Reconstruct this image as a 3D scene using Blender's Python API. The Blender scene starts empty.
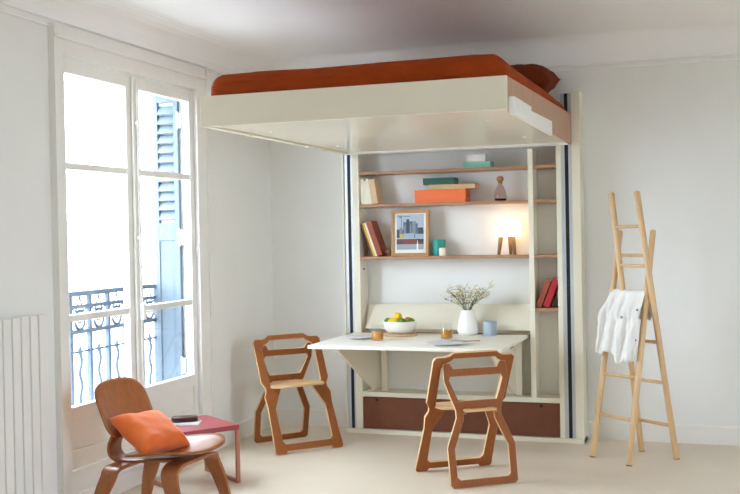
import bpy, bmesh, math, random
from mathutils import Vector, Matrix, noise

random.seed(7)
S = bpy.context.scene
COL = S.collection
R = math.radians

# ------------------------------------------------------------------ camera
cam_d = bpy.data.cameras.new('camera'); cam = bpy.data.objects.new('camera', cam_d); COL.objects.link(cam)
cam_d.sensor_width = 36.0
cam_d.lens = 1020.17 / 740 * 36.0
cam_d.clip_end = 200
_y, _p, _r = .3347, -.0117, -.0187
_f = Vector((-math.sin(_y) * math.cos(_p), math.cos(_y) * math.cos(_p), math.sin(_p)))
_rt = Vector((math.cos(_y), math.sin(_y), 0)); _up = _rt.cross(_f)
_rt2 = math.cos(_r) * _rt + math.sin(_r) * _up; _up2 = -math.sin(_r) * _rt + math.cos(_r) * _up
cam.matrix_world = Matrix(((_rt2.x, _up2.x, -_f.x, 1.6614), (_rt2.y, _up2.y, -_f.y, -7.4204), (_rt2.z, _up2.z, -_f.z, 1.4911), (0, 0, 0, 1)))
S.camera = cam

# ------------------------------------------------------------------ world, light, exposure
W = bpy.data.worlds.new('daylight_sky'); S.world = W; W.use_nodes = True
bg = W.node_tree.nodes['Background']
bg.inputs['Color'].default_value = (0.76, 0.895, 1.05, 1)
bg.inputs['Strength'].default_value = 19.0
S.view_settings.view_transform = 'Standard'
S.view_settings.look = 'None'
S.view_settings.gamma = 1.0
S.view_settings.use_curve_mapping = False
S.view_settings.exposure = 0.13
S.cycles.max_bounces = 16; S.cycles.diffuse_bounces = 10; S.cycles.transparent_max_bounces = 16
XL = -1.748          # inner face of the window wall
XR = 4.6             # right wall
YR = -9.2            # rear wall
CEIL = 2.87
WALL_T = .34
WINDOWS = [(-2.76, -1.19)]      # openings along Y in the window wall
WZ0, WZ1 = .12, 2.53
RIGHT = [(-5.3, -3.73)]                          # openings along Y in the right wall, outside the frame
for k, (a, b) in enumerate(WINDOWS):                             # sampling portals in the openings (they give no light of their own)
    ld = bpy.data.lights.new('window_portal', 'AREA'); ld.shape = 'RECTANGLE'
    ld.size = WZ1 - WZ0; ld.size_y = b - a; ld.cycles.is_portal = True
    lo = bpy.data.objects.new('window_portal', ld); COL.objects.link(lo)
    lo.location = (XL - WALL_T - .22, (a + b) / 2, (WZ0 + WZ1) / 2)
    lo.rotation_euler = (0, R(-90), 0)
for a, b in RIGHT:
    ld = bpy.data.lights.new('window_portal', 'AREA'); ld.shape = 'RECTANGLE'
    ld.size = WZ1 - WZ0; ld.size_y = b - a; ld.cycles.is_portal = True
    lo = bpy.data.objects.new('window_portal', ld); COL.objects.link(lo)
    lo.location = (XR + .2, (a + b) / 2, (WZ0 + WZ1) / 2); lo.rotation_euler = (0, R(90), 0)

# ------------------------------------------------------------------ materials
def lin(c):
    return tuple(((v / 255) / 12.92 if v / 255 <= .04045 else ((v / 255 + .055) / 1.055) ** 2.4) for v in c) + (1,)

MATS = {}
def mat(name, rgb, rough=.6, var=.04, scale=8, bump=0, bscale=60, metal=0, spec=.5, sheen=0, emit=None, coat=0):
    if name in MATS: return MATS[name]
    m = bpy.data.materials.new(name); m.use_nodes = True; MATS[name] = m
    nt = m.node_tree; b = nt.nodes['Principled BSDF']
    b.inputs['Roughness'].default_value = rough; b.inputs['Metallic'].default_value = metal
    b.inputs['Specular IOR Level'].default_value = spec
    b.inputs['Coat Weight'].default_value = coat
    if sheen: b.inputs['Sheen Weight'].default_value = sheen
    tc = nt.nodes.new('ShaderNodeTexCoord')
    n = nt.nodes.new('ShaderNodeTexNoise'); n.inputs['Scale'].default_value = scale; n.inputs['Detail'].default_value = 4
    nt.links.new(tc.outputs['Object'], n.inputs['Vector'])
    cr = nt.nodes.new('ShaderNodeValToRGB')
    c = lin(rgb)
    cr.color_ramp.elements[0].position = .3; cr.color_ramp.elements[1].position = .7
    cr.color_ramp.elements[0].color = tuple(v * (1 - var) for v in c[:3]) + (1,)
    cr.color_ramp.elements[1].color = tuple(min(1, v * (1 + var)) for v in c[:3]) + (1,)
    nt.links.new(n.outputs['Fac'], cr.inputs['Fac']); nt.links.new(cr.outputs['Color'], b.inputs['Base Color'])
    if bump:
        n2 = nt.nodes.new('ShaderNodeTexNoise'); n2.inputs['Scale'].default_value = bscale; n2.inputs['Detail'].default_value = 3
        nt.links.new(tc.outputs['Object'], n2.inputs['Vector'])
        bp = nt.nodes.new('ShaderNodeBump'); bp.inputs['Strength'].default_value = bump; bp.inputs['Distance'].default_value = .01
        nt.links.new(n2.outputs['Fac'], bp.inputs['Height']); nt.links.new(bp.outputs['Normal'], b.inputs['Normal'])
    if emit:
        b.inputs['Emission Color'].default_value = emit[0]; b.inputs['Emission Strength'].default_value = emit[1]
    return m

def wood(name, rgb, dark=.72, axis='Z', scale=10, rough=.45, stretch=9, coat=0, spec=.5):
    if name in MATS: return MATS[name]
    m = bpy.data.materials.new(name); m.use_nodes = True; MATS[name] = m
    nt = m.node_tree; b = nt.nodes['Principled BSDF']; b.inputs['Roughness'].default_value = rough
    b.inputs['Specular IOR Level'].default_value = spec; b.inputs['Coat Weight'].default_value = coat; b.inputs['Coat Roughness'].default_value = .25
    tc = nt.nodes.new('ShaderNodeTexCoord'); mp = nt.nodes.new('ShaderNodeMapping')
    sc = [stretch, stretch, stretch]; sc['XYZ'.index(axis)] = .6
    mp.inputs['Scale'].default_value = sc
    nt.links.new(tc.outputs['Object'], mp.inputs['Vector'])
    n = nt.nodes.new('ShaderNodeTexNoise'); n.inputs['Scale'].default_value = scale; n.inputs['Detail'].default_value = 6; n.inputs['Roughness'].default_value = .6
    nt.links.new(mp.outputs['Vector'], n.inputs['Vector'])
    cr = nt.nodes.new('ShaderNodeValToRGB'); c = lin(rgb)
    cr.color_ramp.elements[0].position = .33; cr.color_ramp.elements[1].position = .62
    cr.color_ramp.elements[0].color = tuple(v * dark for v in c[:3]) + (1,)
    cr.color_ramp.elements[1].color = c
    nt.links.new(n.outputs['Fac'], cr.inputs['Fac']); nt.links.new(cr.outputs['Color'], b.inputs['Base Color'])
    bp = nt.nodes.new('ShaderNodeBump'); bp.inputs['Strength'].default_value = .06
    nt.links.new(n.outputs['Fac'], bp.inputs['Height']); nt.links.new(bp.outputs['Normal'], b.inputs['Normal'])
    return m

def clear(name, tint=(1, 1, 1), gloss=.04, rough=.02):
    if name in MATS: return MATS[name]
    m = bpy.data.materials.new(name); m.use_nodes = True; MATS[name] = m
    nt = m.node_tree; nt.nodes.remove(nt.nodes['Principled BSDF']); out = nt.nodes['Material Output']
    t = nt.nodes.new('ShaderNodeBsdfTransparent'); t.inputs['Color'].default_value = tint + (1,)
    g = nt.nodes.new('ShaderNodeBsdfGlossy'); g.inputs['Roughness'].default_value = rough
    mx = nt.nodes.new('ShaderNodeMixShader')
    mx.inputs['Fac'].default_value = gloss
    nt.links.new(t.outputs[0], mx.inputs[1]); nt.links.new(g.outputs[0], mx.inputs[2]); nt.links.new(mx.outputs[0], out.inputs['Surface'])
    return m

M_WALL = mat('painted_plaster', (236, 236, 233), .85, .012, 3, .05, 90)
M_CEIL = mat('ceiling_paint', (245, 244, 243), .9, .012, 2, .04, 60)
M_TRIM = mat('white_gloss_paint', (236, 234, 229), .45, .012, 5)
M_FLOOR = mat('pale_beige_floor', (220, 206, 187), .38, .05, 1.6, .05, 40)
M_CREAM = mat('cream_lacquer', (230, 224, 205), .45, .015, 4)
M_TABLE = mat('warm_white_laminate', (238, 234, 222), .35, .01, 4)
M_MDF = mat('brown_board', (112, 62, 38), .6, .08, 14)
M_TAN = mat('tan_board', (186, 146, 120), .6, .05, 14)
M_SHELF = wood('shelf_oak', (176, 132, 100), .8, 'X', 12)
M_ALU = mat('brushed_aluminium', (196, 200, 206), .35, .02, 20, metal=.3)
M_BLACK = mat('black_belt', (16, 17, 24), .6, .05, 30)
M_BEECH = wood('chair_plywood', (154, 90, 46), .82, 'Z', 6, .6, spec=.25)
M_PLY = wood('plywood_edge', (226, 186, 138), .86, 'X', 8, .5)
M_ASH = wood('ladder_ash', (224, 188, 142), .88, 'Z', 8, .45)
M_WALNUT = wood('lounge_veneer', (164, 96, 44), .78, 'Z', 6, .3, coat=.25)
M_RUST = mat('rust_sheet', (152, 60, 10), .9, .1, 5, .3, 9, spec=.2)
M_RUSTD = mat('dark_rust_linen', (110, 46, 18), .95, .1, 8, .15, 30, spec=.2)
M_ORANGE = mat('orange_linen', (232, 112, 44), .9, .07, 10, .2, 90, sheen=.3)
M_RED = mat('dusty_red_lacquer', (152, 60, 66), .4, .03, 6)
M_COPPER = mat('copper_brown_leg', (176, 112, 88), .45, .04, 12)
M_WHITE = mat('white_ceramic', (240, 238, 233), .3, .01, 6)
M_IRON = mat('blue_grey_iron', (70, 84, 100), .6, .08, 14)
M_SHUT = mat('pale_blue_shutter', (88, 100, 110), .6, .03, 6)
M_GLASS = clear('window_glass')
M_TUMBLER = clear('tumbler_glass', (.985, .99, .99), .07)
M_STEEL = mat('steel', (190, 188, 184), .25, .02, 10, metal=1)

nt = M_RUST.node_tree; _b = nt.nodes['Principled BSDF']           # pulled diagonal creases of the fitted sheet
_tc = nt.nodes.new('ShaderNodeTexCoord'); _mp = nt.nodes.new('ShaderNodeMapping')
_mp.inputs['Rotation'].default_value = (0, R(38), 0); _mp.inputs['Scale'].default_value = (3.0, 2.2, 15.0)
_n = nt.nodes.new('ShaderNodeTexNoise'); _n.inputs['Scale'].default_value = 1.6; _n.inputs['Detail'].default_value = 2; _n.inputs['Distortion'].default_value = .6
_bp = nt.nodes.new('ShaderNodeBump'); _bp.inputs['Strength'].default_value = .9; _bp.inputs['Distance'].default_value = .035
nt.links.new(_tc.outputs['Object'], _mp.inputs['Vector']); nt.links.new(_mp.outputs['Vector'], _n.inputs['Vector'])
nt.links.new(_n.outputs['Fac'], _bp.inputs['Height']); nt.links.new(_bp.outputs['Normal'], _b.inputs['Normal'])

# ------------------------------------------------------------------ helpers
def link(name, me, m, parent=None, smooth=False):
    o = bpy.data.objects.new(name, me); COL.objects.link(o)
    for x in (m if isinstance(m, (list, tuple)) else [m]): me.materials.append(x)
    if smooth: me.polygons.foreach_set('use_smooth', [True] * len(me.polygons))
    if parent: o.parent = parent
    return o

def obj(name, bm, m, parent=None, smooth=False, bevel=0, seg=2, loc=None):
    bmesh.ops.recalc_face_normals(bm, faces=bm.faces)
    me = bpy.data.meshes.new(name); bm.to_mesh(me); bm.free()
    o = link(name, me, m, parent, smooth)
    if bevel:
        md = o.modifiers.new('bevel', 'BEVEL'); md.width = bevel; md.segments = seg; md.limit_method = 'ANGLE'
    if loc: o.location = loc
    return o

def tag(o, label, cat, group=None, kind=None):
    if label: o['label'] = label
    if cat: o['category'] = cat
    if group: o['group'] = group
    if kind: o['kind'] = kind
    return o

def struct(o):
    o['kind'] = 'structure'; return o

def thing(name, label, cat, loc=(0, 0, 0), rz=0, group=None):
    o = bpy.data.objects.new(name, None); COL.objects.link(o); o.empty_display_size = .1
    o.location = loc; o.rotation_euler = (0, 0, rz)
    return tag(o, label, cat, group)

def copy_tree(o, parent=None):
    c = o.copy(); COL.objects.link(c); c.parent = parent
    for ch in list(o.children): copy_tree(ch, c)
    return c

def box(bm, x0, x1, y0, y1, z0, z1, mtx=None):
    vs = [bm.verts.new((x, y, z)) for x in (x0, x1) for y in (y0, y1) for z in (z0, z1)]
    for f in ((0, 1, 3, 2), (4, 6, 7, 5), (0, 4, 5, 1), (2, 3, 7, 6), (0, 2, 6, 4), (1, 5, 7, 3)): bm.faces.new([vs[i] for i in f])
    if mtx: bmesh.ops.transform(bm, matrix=mtx, verts=vs)
    return vs

def B(x0, x1, y0, y1, z0, z1, mtx=None):
    bm = bmesh.new(); box(bm, x0, x1, y0, y1, z0, z1, mtx); return bm

def tube(bm, pts, rad, n=8, caps=True):
    pts = [Vector(p) for p in pts]; rings = []
    rad = rad if isinstance(rad, (list, tuple)) else [rad] * len(pts)
    ref = Vector((0, 0, 1)) if abs((pts[-1] - pts[0]).normalized().z) < .9 else Vector((1, 0, 0))
    for i, p in enumerate(pts):
        t = (pts[min(i + 1, len(pts) - 1)] - pts[max(i - 1, 0)]).normalized()
        a = t.cross(ref).normalized(); b = t.cross(a).normalized()
        rings.append([bm.verts.new(p + rad[i] * (math.cos(2 * math.pi * k / n) * a + math.sin(2 * math.pi * k / n) * b)) for k in range(n)])
    for r0, r1 in zip(rings, rings[1:]):
        for k in range(n): bm.faces.new((r0[k], r0[(k + 1) % n], r1[(k + 1) % n], r1[k]))
    if caps: bm.faces.new(rings[0]); bm.faces.new(rings[-1])

def lathe(bm, prof, n=32, c=(0, 0, 0)):
    rings = []
    for r, z in prof:
        if r < 1e-5: rings.append([bm.verts.new((c[0], c[1], c[2] + z))])
        else: rings.append([bm.verts.new((c[0] + r * math.cos(2 * math.pi * k / n), c[1] + r * math.sin(2 * math.pi * k / n), c[2] + z)) for k in range(n)])
    for a, b in zip(rings, rings[1:]):
        for k in range(n):
            k2 = (k + 1) % n
            if len(a) == 1 and len(b) == 1: continue
            if len(a) == 1: bm.faces.new((a[0], b[k], b[k2]))
            elif len(b) == 1: bm.faces.new((a[k], a[k2], b[0]))
            else: bm.faces.new((a[k], a[k2], b[k2], b[k]))

def prism(bm, poly, axis, a, b):
    """poly in the two other axes (in XYZ order), extruded from a to b along axis"""
    def P(u, v, w):
        return {'X': (w, u, v), 'Y': (u, w, v), 'Z': (u, v, w)}[axis]
    A = [bm.verts.new(P(u, v, a)) for u, v in poly]; Bv = [bm.verts.new(P(u, v, b)) for u, v in poly]
    n = len(poly)
    bm.faces.new(A); bm.faces.new(list(reversed(Bv)))
    for i in range(n): bm.faces.new((A[i], A[(i + 1) % n], Bv[(i + 1) % n], Bv[i]))

def ribbon(bm, pts, side, widths, th):
    """strip of rectangular section swept along pts; side is the width direction"""
    pts = [Vector(p) for p in pts]; rings = []
    for i, p in enumerate(pts):
        t = (pts[min(i + 1, len(pts) - 1)] - pts[max(i - 1, 0)]).normalized()
        s = Vector(side[i] if isinstance(side, list) else side); s = (s - t * s.dot(t)).normalized(); n = t.cross(s)
        w = widths[i] if isinstance(widths, (list, tuple)) else widths
        rings.append([bm.verts.new(p + s * w * a / 2 + n * th * b / 2) for a, b in ((-1, -1), (1, -1), (1, 1), (-1, 1))])
    for r0, r1 in zip(rings, rings[1:]):
        for k in range(4): bm.faces.new((r0[k], r0[(k + 1) % 4], r1[(k + 1) % 4], r1[k]))
    bm.faces.new(rings[0]); bm.faces.new(rings[-1])

def smooth_path(pts, n=6):
    """Catmull-Rom through pts"""
    pts = [Vector(p) for p in pts]; P = [2 * pts[0] - pts[1]] + pts + [2 * pts[-1] - pts[-2]]; out = []
    for i in range(1, len(P) - 2):
        for k in range(n):
            t = k / n; a, b, c, d = P[i - 1], P[i], P[i + 1], P[i + 2]
            out.append(.5 * ((2 * b) + (c - a) * t + (2 * a - 5 * b + 4 * c - d) * t * t + (3 * b - a - 3 * c + d) * t ** 3))
    out.append(pts[-1]); return out

def cut_sheet(name, loops, th, mtx, mats, parent, bev=.0015):
    """board cut out of a sheet: first loop is the outline, the others are holes; edges get the second material"""
    cu = bpy.data.curves.new(name, 'CURVE'); cu.dimensions = '2D'; cu.fill_mode = 'BOTH'; cu.extrude = th / 2 - bev
    cu.bevel_depth = bev; cu.bevel_resolution = 0; cu.offset = -bev
    for lp in loops:
        sp = cu.splines.new('POLY'); sp.points.add(len(lp) - 1); sp.use_cyclic_u = True
        for p, q in zip(sp.points, lp): p.co = (q[0], q[1], 0, 1)
    tmp = bpy.data.objects.new('tmp', cu); COL.objects.link(tmp)
    dg = bpy.context.evaluated_depsgraph_get(); dg.update()
    me = bpy.data.meshes.new_from_object(tmp.evaluated_get(dg))
    bpy.data.objects.remove(tmp); bpy.data.curves.remove(cu)
    me.name = name; me.materials.clear()
    o = link(name, me, mats, parent)
    for p in me.polygons: p.material_index = 0 if abs(p.normal.z) > .9 else 1
    me.transform(mtx)
    return o

def shell(bm, outline, height, th, rings=10, n=48, up=Vector((0, 0, 1))):
    """curved board: outline(angle)->(u,v); height(u,v)->Vector; two skins and a rim"""
    def skin(off):
        c = bm.verts.new(height(0, 0, off)); R_ = []
        for i in range(1, rings + 1):
            s = i / rings
            R_.append([bm.verts.new(height(outline(2 * math.pi * k / n)[0] * s, outline(2 * math.pi * k / n)[1] * s, off)) for k in range(n)])
        for k in range(n): bm.faces.new((c, R_[0][k], R_[0][(k + 1) % n]))
        for a, b in zip(R_, R_[1:]):
            for k in range(n): bm.faces.new((a[k], a[(k + 1) % n], b[(k + 1) % n], b[k]))
        return R_[-1]
    A, Bv = skin(th / 2), skin(-th / 2)
    for k in range(n): bm.faces.new((A[k], A[(k + 1) % n], Bv[(k + 1) % n], Bv[k]))

def superell(a, b, p):
    def f(t):
        c, s = math.cos(t), math.sin(t)
        return (a * math.copysign(abs(c) ** (2 / p), c), b * math.copysign(abs(s) ** (2 / p), s))
    return f

def cushion(bm, w, h, t, n=22, seed=0, wr=.006, pinch=.10):
    V = {}
    for sgn in (1, -1):
        for i in range(n + 1):
            for j in range(n + 1):
                u, v = 2 * i / n - 1, 2 * j / n - 1
                e = (1 - u ** 4) * (1 - v ** 4)
                x = u * w / 2 * (1 - pinch * (1 - abs(v) ** 2.2) * abs(u)); y = v * h / 2 * (1 - pinch * (1 - abs(u) ** 2.2) * abs(v))
                z = sgn * t / 2 * max(e, 0) ** .55
                if e > 0: z += wr * noise.noise(Vector((u * 2.5 + seed, v * 2.5, sgn * 3))) * min(1, e * 3)
                if e <= 1e-9:
                    if sgn == -1: V[(sgn, i, j)] = V[(1, i, j)]; continue
                    z = 0
                V[(sgn, i, j)] = bm.verts.new((x, y, z))
        for i in range(n):
            for j in range(n):
                f = [V[(sgn, i, j)], V[(sgn, i + 1, j)], V[(sgn, i + 1, j + 1)], V[(sgn, i, j + 1)]]
                bm.faces.new(f if sgn > 0 else f[::-1])

def T(x, y, z): return Matrix.Translation((x, y, z))
def RX(a): return Matrix.Rotation(a, 4, 'X')
def RY(a): return Matrix.Rotation(a, 4, 'Y')
def RZ(a): return Matrix.Rotation(a, 4, 'Z')

# ================================================================== THE ROOM
struct(obj('floor', B(XL, XR, YR, 0, -.1, 0), M_FLOOR))
struct(obj('street_ground', B(-300, 300, -300, 300, -9.2, -9), mat('pale_street', (150, 148, 142), .9)))
struct(obj('ceiling', B(XL, XR, YR, 0, CEIL, CEIL + .1), M_CEIL))
struct(obj('wall_back', B(XL - WALL_T, XR + .1, 0, .12, -.1, CEIL + .1), M_WALL))
def pierced(x0, x1, holes):
    bm = bmesh.new(); prev = YR
    for a, b in sorted(holes) + [(0, 0)]:
        box(bm, x0, x1, prev, a, -.1, CEIL + .1); prev = b
    for a, b in holes:
        box(bm, x0, x1, a, b, -.1, WZ0); box(bm, x0, x1, a, b, WZ1, CEIL + .1)
    return bm
struct(obj('wall_right', pierced(XR, XR + .1, RIGHT), M_WALL))
struct(obj('wall_left', pierced(XL - WALL_T, XL, WINDOWS), M_WALL))
struct(obj('wall_rear', B(XL - WALL_T, XR + .1, YR - .12, YR, -.1, CEIL + .1), M_WALL))
# coved cornice with a small bead under it, along the back and the window wall
def cornice(axis, a, b, sgn, off):
    bm = bmesh.new(); zl = 2.69; r = CEIL - zl
    arc = [(off + sgn * (r - r * math.cos(t * math.pi / 16)), zl + r * math.sin(t * math.pi / 16)) for t in range(9)]
    poly = [(off, zl), (off + sgn * .012, zl)] + [(u + sgn * .012, z) for u, z in arc[1:]] + [(off, CEIL)]
    prism(bm, poly, axis, a, b)
    prism(bm, [(off, 2.678), (off + sgn * .022, 2.682), (off + sgn * .022, 2.694), (off, 2.70)], axis, a, b)
    prism(bm, [(off, 2.640), (off + sgn * .012, 2.643), (off + sgn * .012, 2.650), (off, 2.653)], axis, a, b)
    return bm
def cornice_y():
    bm = cornice('X', XL, XR, -1, 0); return bm
struct(obj('trim_1', cornice_y(), M_CEIL))
struct(obj('trim_2', cornice('Y', YR, 0, 1, XL), M_CEIL))
def skirting(poly_axis, a, b, sgn, off):
    bm = bmesh.new()
    prism(bm, [(off, 0), (off + sgn * .016, 0), (off + sgn * .016, .118), (off + sgn * .006, .13), (off, .13)], poly_axis, a, b); return bm
struct(obj('baseboard_back', skirting('X', XL, XR, -1, 0), M_TRIM))
struct(obj('baseboard_left', skirting('Y', -1.04, 0, 1, XL), M_TRIM))
bm = skirting('Y', -9, -2.82, 1, XL)
struct(obj('baseboard_window', bm, M_TRIM))

# ------------------------------------------------------------------ the French windows
def build_window(name):
    """origin on the floor at the inner wall face, local y runs along the wall from the opening's near side (0..1.57)"""
    w = bpy.data.objects.new(name, None); COL.objects.link(w); struct(w)
    L = 1.57
    bm = bmesh.new()                                                   # casing on the room side
    box(bm, 0, .03, -.05, .045, 0, WZ1 + .13); box(bm, 0, .03, L - .045, L + .10, 0, WZ1 + .13); box(bm, 0, .03, .045, L - .045, WZ1 - .03, WZ1 + .13)
    box(bm, .03, .042, -.05, -.034, 0, WZ1 + .13); box(bm, .03, .042, L + .08, L + .10, 0, WZ1 + .13); box(bm, .03, .05, -.05, L + .10, WZ1 + .055, WZ1 + .075)
    obj('casing', bm, M_TRIM, w, bevel=.003)
    bm = bmesh.new()                                                   # fixed frame in the opening
    box(bm, -.06, .0, 0, .045, WZ0, WZ1); box(bm, -.06, .0, L - .045, L, WZ0, WZ1); box(bm, -.06, .0, .045, L - .045, WZ1 - .03, WZ1); box(bm, -.06, .0, .045, L - .045, WZ0, .215)
    for a, b, c, d in ((.0, L, WZ0, .25), (.0, L, WZ1 - .065, WZ1), (0, .065, .25, WZ1 - .065), (L - .065, L, .25, WZ1 - .065)): box(bm, -.075, -.06, a, b, c, d)
    obj('window_frame', bm, M_TRIM, w)
    obj('threshold', B(0, .035, -.02, L + .02, 0, .10), M_TRIM, w, bevel=.004)
    z0, z1, mid = .225, WZ1 - .042, .77
    for k, (a, b) in enumerate(((.05, mid - .003), (mid + .003, L - .05))):
        lf = bpy.data.objects.new('window_leaf', None); COL.objects.link(lf); lf.parent = w
        so, si = (.042, .072) if k == 0 else (.055, .072)
        ga, gb = (a + so, b - si) if k == 0 else (a + si, b - so)
        bm = bmesh.new(); x0, x1 = -.045, .001
        box(bm, x0, x1, a, ga, z0, z1); box(bm, x0, x1, gb, b, z0, z1)
        box(bm, x0, x1, ga, gb, 2.415, z1); box(bm, x0, x1, ga, gb, z0, .33); box(bm, x0, x1, ga, gb, .49, .57)
        box(bm, x0 + .015, x1 - .012, ga, gb, .33, .49)
        obj('sash', bm, M_TRIM, lf, bevel=.003)
        for z in (1.06, 1.905): obj('glazing_bar', B(x0, x1 - .004, ga, gb, z - .019, z + .019), M_TRIM, lf, bevel=.003)
        for za, zb in ((.57, 1.041), (1.079, 1.886), (1.924, 2.415)): obj('pane', B(-.024, -.020, ga, gb, za, zb), M_GLASS, lf)
        for z in (.38, 1.40, 2.2):
            bm = bmesh.new(); tube(bm, [(.012, a + .0 if k == 0 else b, z - .045), (.012, a if k == 0 else b, z + .045)], .008, 8)
            obj('hinge', bm, M_TRIM, lf, True)
    bm = bmesh.new(); box(bm, .004, .022, mid - .028, mid + .028, z0, z1)
    obj('meeting_strip', bm, M_TRIM, w, bevel=.006)
    bm = bmesh.new(); tube(bm, [(.034, mid, z0 + .02), (.034, mid, z1 - .02)], .007, 8)
    for z in (.5, 1.5, 2.2): box(bm, .022, .044, mid - .012, mid + .012, z - .012, z + .012)
    obj('locking_rod', bm, M_TRIM, w)
    bm = bmesh.new(); box(bm, .03, .06, mid - .014, mid + .014, 1.0, 1.10); tube(bm, smooth_path([(.055, mid, 1.05), (.075, mid + .03, 1.05), (.075, mid + .10, 1.035)]), .008, 8)
    obj('window_handle', bm, M_TRIM, w)
    return w
win = build_window('window_1'); win.location = (XL, WINDOWS[0][0], 0)
for k, nm in ((0, 'window_2'),):
    c = copy_tree(win); c.name = nm; c.location = (XR, RIGHT[k][1], 0); c.rotation_euler = (0, 0, math.pi)

# ------------------------------------------------------------------ outside: shutter folded in the reveal and the iron railing
def shutter(label, y, x0, x1):
    t = thing('folding_shutter', label, 'shutter', (0, y, 0))
    z0, z1 = .16, 2.50
    bm = bmesh.new(); fr = .035
    box(bm, x0, x0 + fr, -.014, .014, z0, z1); box(bm, x1 - fr, x1, -.014, .014, z0, z1)
    for a, b in ((z0, z0 + .1), (1.48, 1.60), (z1 - .07, z1)): box(bm, x0 + fr, x1 - fr, -.014, .014, a, b)
    obj('shutter_frame', bm, M_SHUT, t, bevel=.002)
    obj('shutter_panel', B(x0 + fr, x1 - fr, -.006, .008, z0 + .1, 1.48), M_SHUT, t)
    me = None; n = 12
    for i in range(n):
        z = 1.62 + (z1 - .09 - 1.62) * (i + .5) / n
        if me is None:
            bm = B(x0 + fr, x1 - fr, -.034, .034, -.004, .004); bmesh.ops.transform(bm, matrix=RX(R(62)), verts=bm.verts)
            o = obj('louvre', bm, M_SHUT, t); me = o.data
        else:
            o = bpy.data.objects.new('louvre', me); COL.objects.link(o); o.parent = t
        o.location = (0, 0, z)
    obj('dark_gap_bar', B(x1 + .03, x1 + .052, -.006, .016, z0, z1), M_IRON, t)  # added dark bar imitating the shaded gap between shutter and window frame
    for z in (.62, 1.5, 2.3):
        bm = bmesh.new(); box(bm, x1, x1 + .028, -.02, .008, z - .05, z + .05); tube(bm, [(x1 + .004, -.022, z - .06), (x1 + .004, -.022, z + .06)], .008, 8)
        obj('hinge', bm, M_ALU, t)
    return t
shutter('pale blue louvred shutter folded against the window reveal', WINDOWS[0][1] - .025, -2.068, -1.875)

def railing():
    t = thing('balcony_railing', 'blue-grey cast iron balcony railing with scrolls outside the window', 'railing', (-2.10, 0, 0))
    y0, y1 = WINDOWS[0][0] - .02, WINDOWS[0][1] + .02
    for nm, z, h, d in (('top_rail', 1.165, .030, .05), ('middle_rail', 1.085, .022, .03), ('lower_rail', .93, .024, .03), ('bottom_rail', .24, .018, .03)):
        obj(nm, B(-d / 2, d / 2, y0, y1, z - h / 2, z + h / 2), M_IRON, t)
    n = 8; st = (y1 - y0) / n
    for i in range(n + 1):
        y = y0 + st * i if 0 < i < n else (y0 + .012 if i == 0 else y1 - .012)
        obj('baluster', B(-.013, .013, y - .013, y + .013, .249, .921), M_IRON, t)
        obj('stanchion', B(-.012, .012, y - .012, y + .012, .939, 1.154), M_IRON, t)
    for i in range(n):
        yc = y0 + st * (i + .5)
        bm = bmesh.new()
        tube(bm, [(0, yc + .050 * math.cos(a), 1.0 + .058 * math.sin(a)) for a in [2 * math.pi * k / 16 for k in range(17)]], .010, 6)
        tube(bm, [(0, yc + .028 * math.cos(a) * (1 - a / 12), 1.0 + .028 * math.sin(a) * (1 - a / 12)) for a in [2 * math.pi * k / 12 for k in range(18)]], .006, 6)
        obj('scroll', bm, M_IRON, t)
        bm = bmesh.new(); tube(bm, [(0, yc - st * .42, 1.08), (0, yc - st * .2, 1.055), (0, yc, 1.145), (0, yc + st * .2, 1.055), (0, yc + st * .42, 1.08)], .006, 6)
        obj('arch', bm, M_IRON, t)
        bm = bmesh.new(); tube(bm, [(0, yc + .012 * math.sin(k * 1.15), .25 + .56 * k / 20) for k in range(21)] + [(0, yc, .84)], [.010] * 20 + [.016, .004], 6)
        obj('wavy_bar', bm, M_IRON, t)
    bm = bmesh.new(); box(bm, -.006, .006, y0, y1, .80, .812); obj('thin_rail', bm, M_IRON, t)
railing()

# ------------------------------------------------------------------ radiator
def radiator():
    t = thing('panel_radiator', 'white vertical panel radiator on the wall beside the window', 'radiator', (XL + .002, -2.985, 0))
    me = None
    for i in range(11):
        if me is None:
            o = obj('radiator_fin', B(.045, .085, -.061, 0, .16, 1.112), M_TRIM, t, bevel=.006); me = o.data
        else:
            o = bpy.data.objects.new('radiator_fin', me); COL.objects.link(o); o.parent = t
            md = o.modifiers.new('bevel', 'BEVEL'); md.width = .006; md.segments = 2
        o.location = (0, -.069 * i, 0)
    for z in (.24, 1.02): obj('header_pipe', B(.02, .045, -.75, -.005, z - .025, z + .025), M_TRIM, t)
    for y in (-.1, -.62):
        for z in (.24, 1.02): obj('wall_bracket', B(0, .02, y - .015, y + .015, z - .02, z + .02), M_TRIM, t)
    bm = bmesh.new(); tube(bm, [(.065, -.03, .165), (.065, -.03, .0)], .009, 10); obj('pipe', bm, M_TRIM, t, True)
radiator()
bm = bmesh.new(); lathe(bm, [(0, .018), (.010, .016), (.012, .006), (.016, 0), (0, 0)], 16)
bmesh.ops.transform(bm, matrix=RY(R(90)), verts=bm.verts)
tag(obj('door_stop', bm, M_BLACK, None, True, loc=(XL, -2.93, .24)), 'small dark round stop on the wall beside the radiator', 'door stop')

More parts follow.
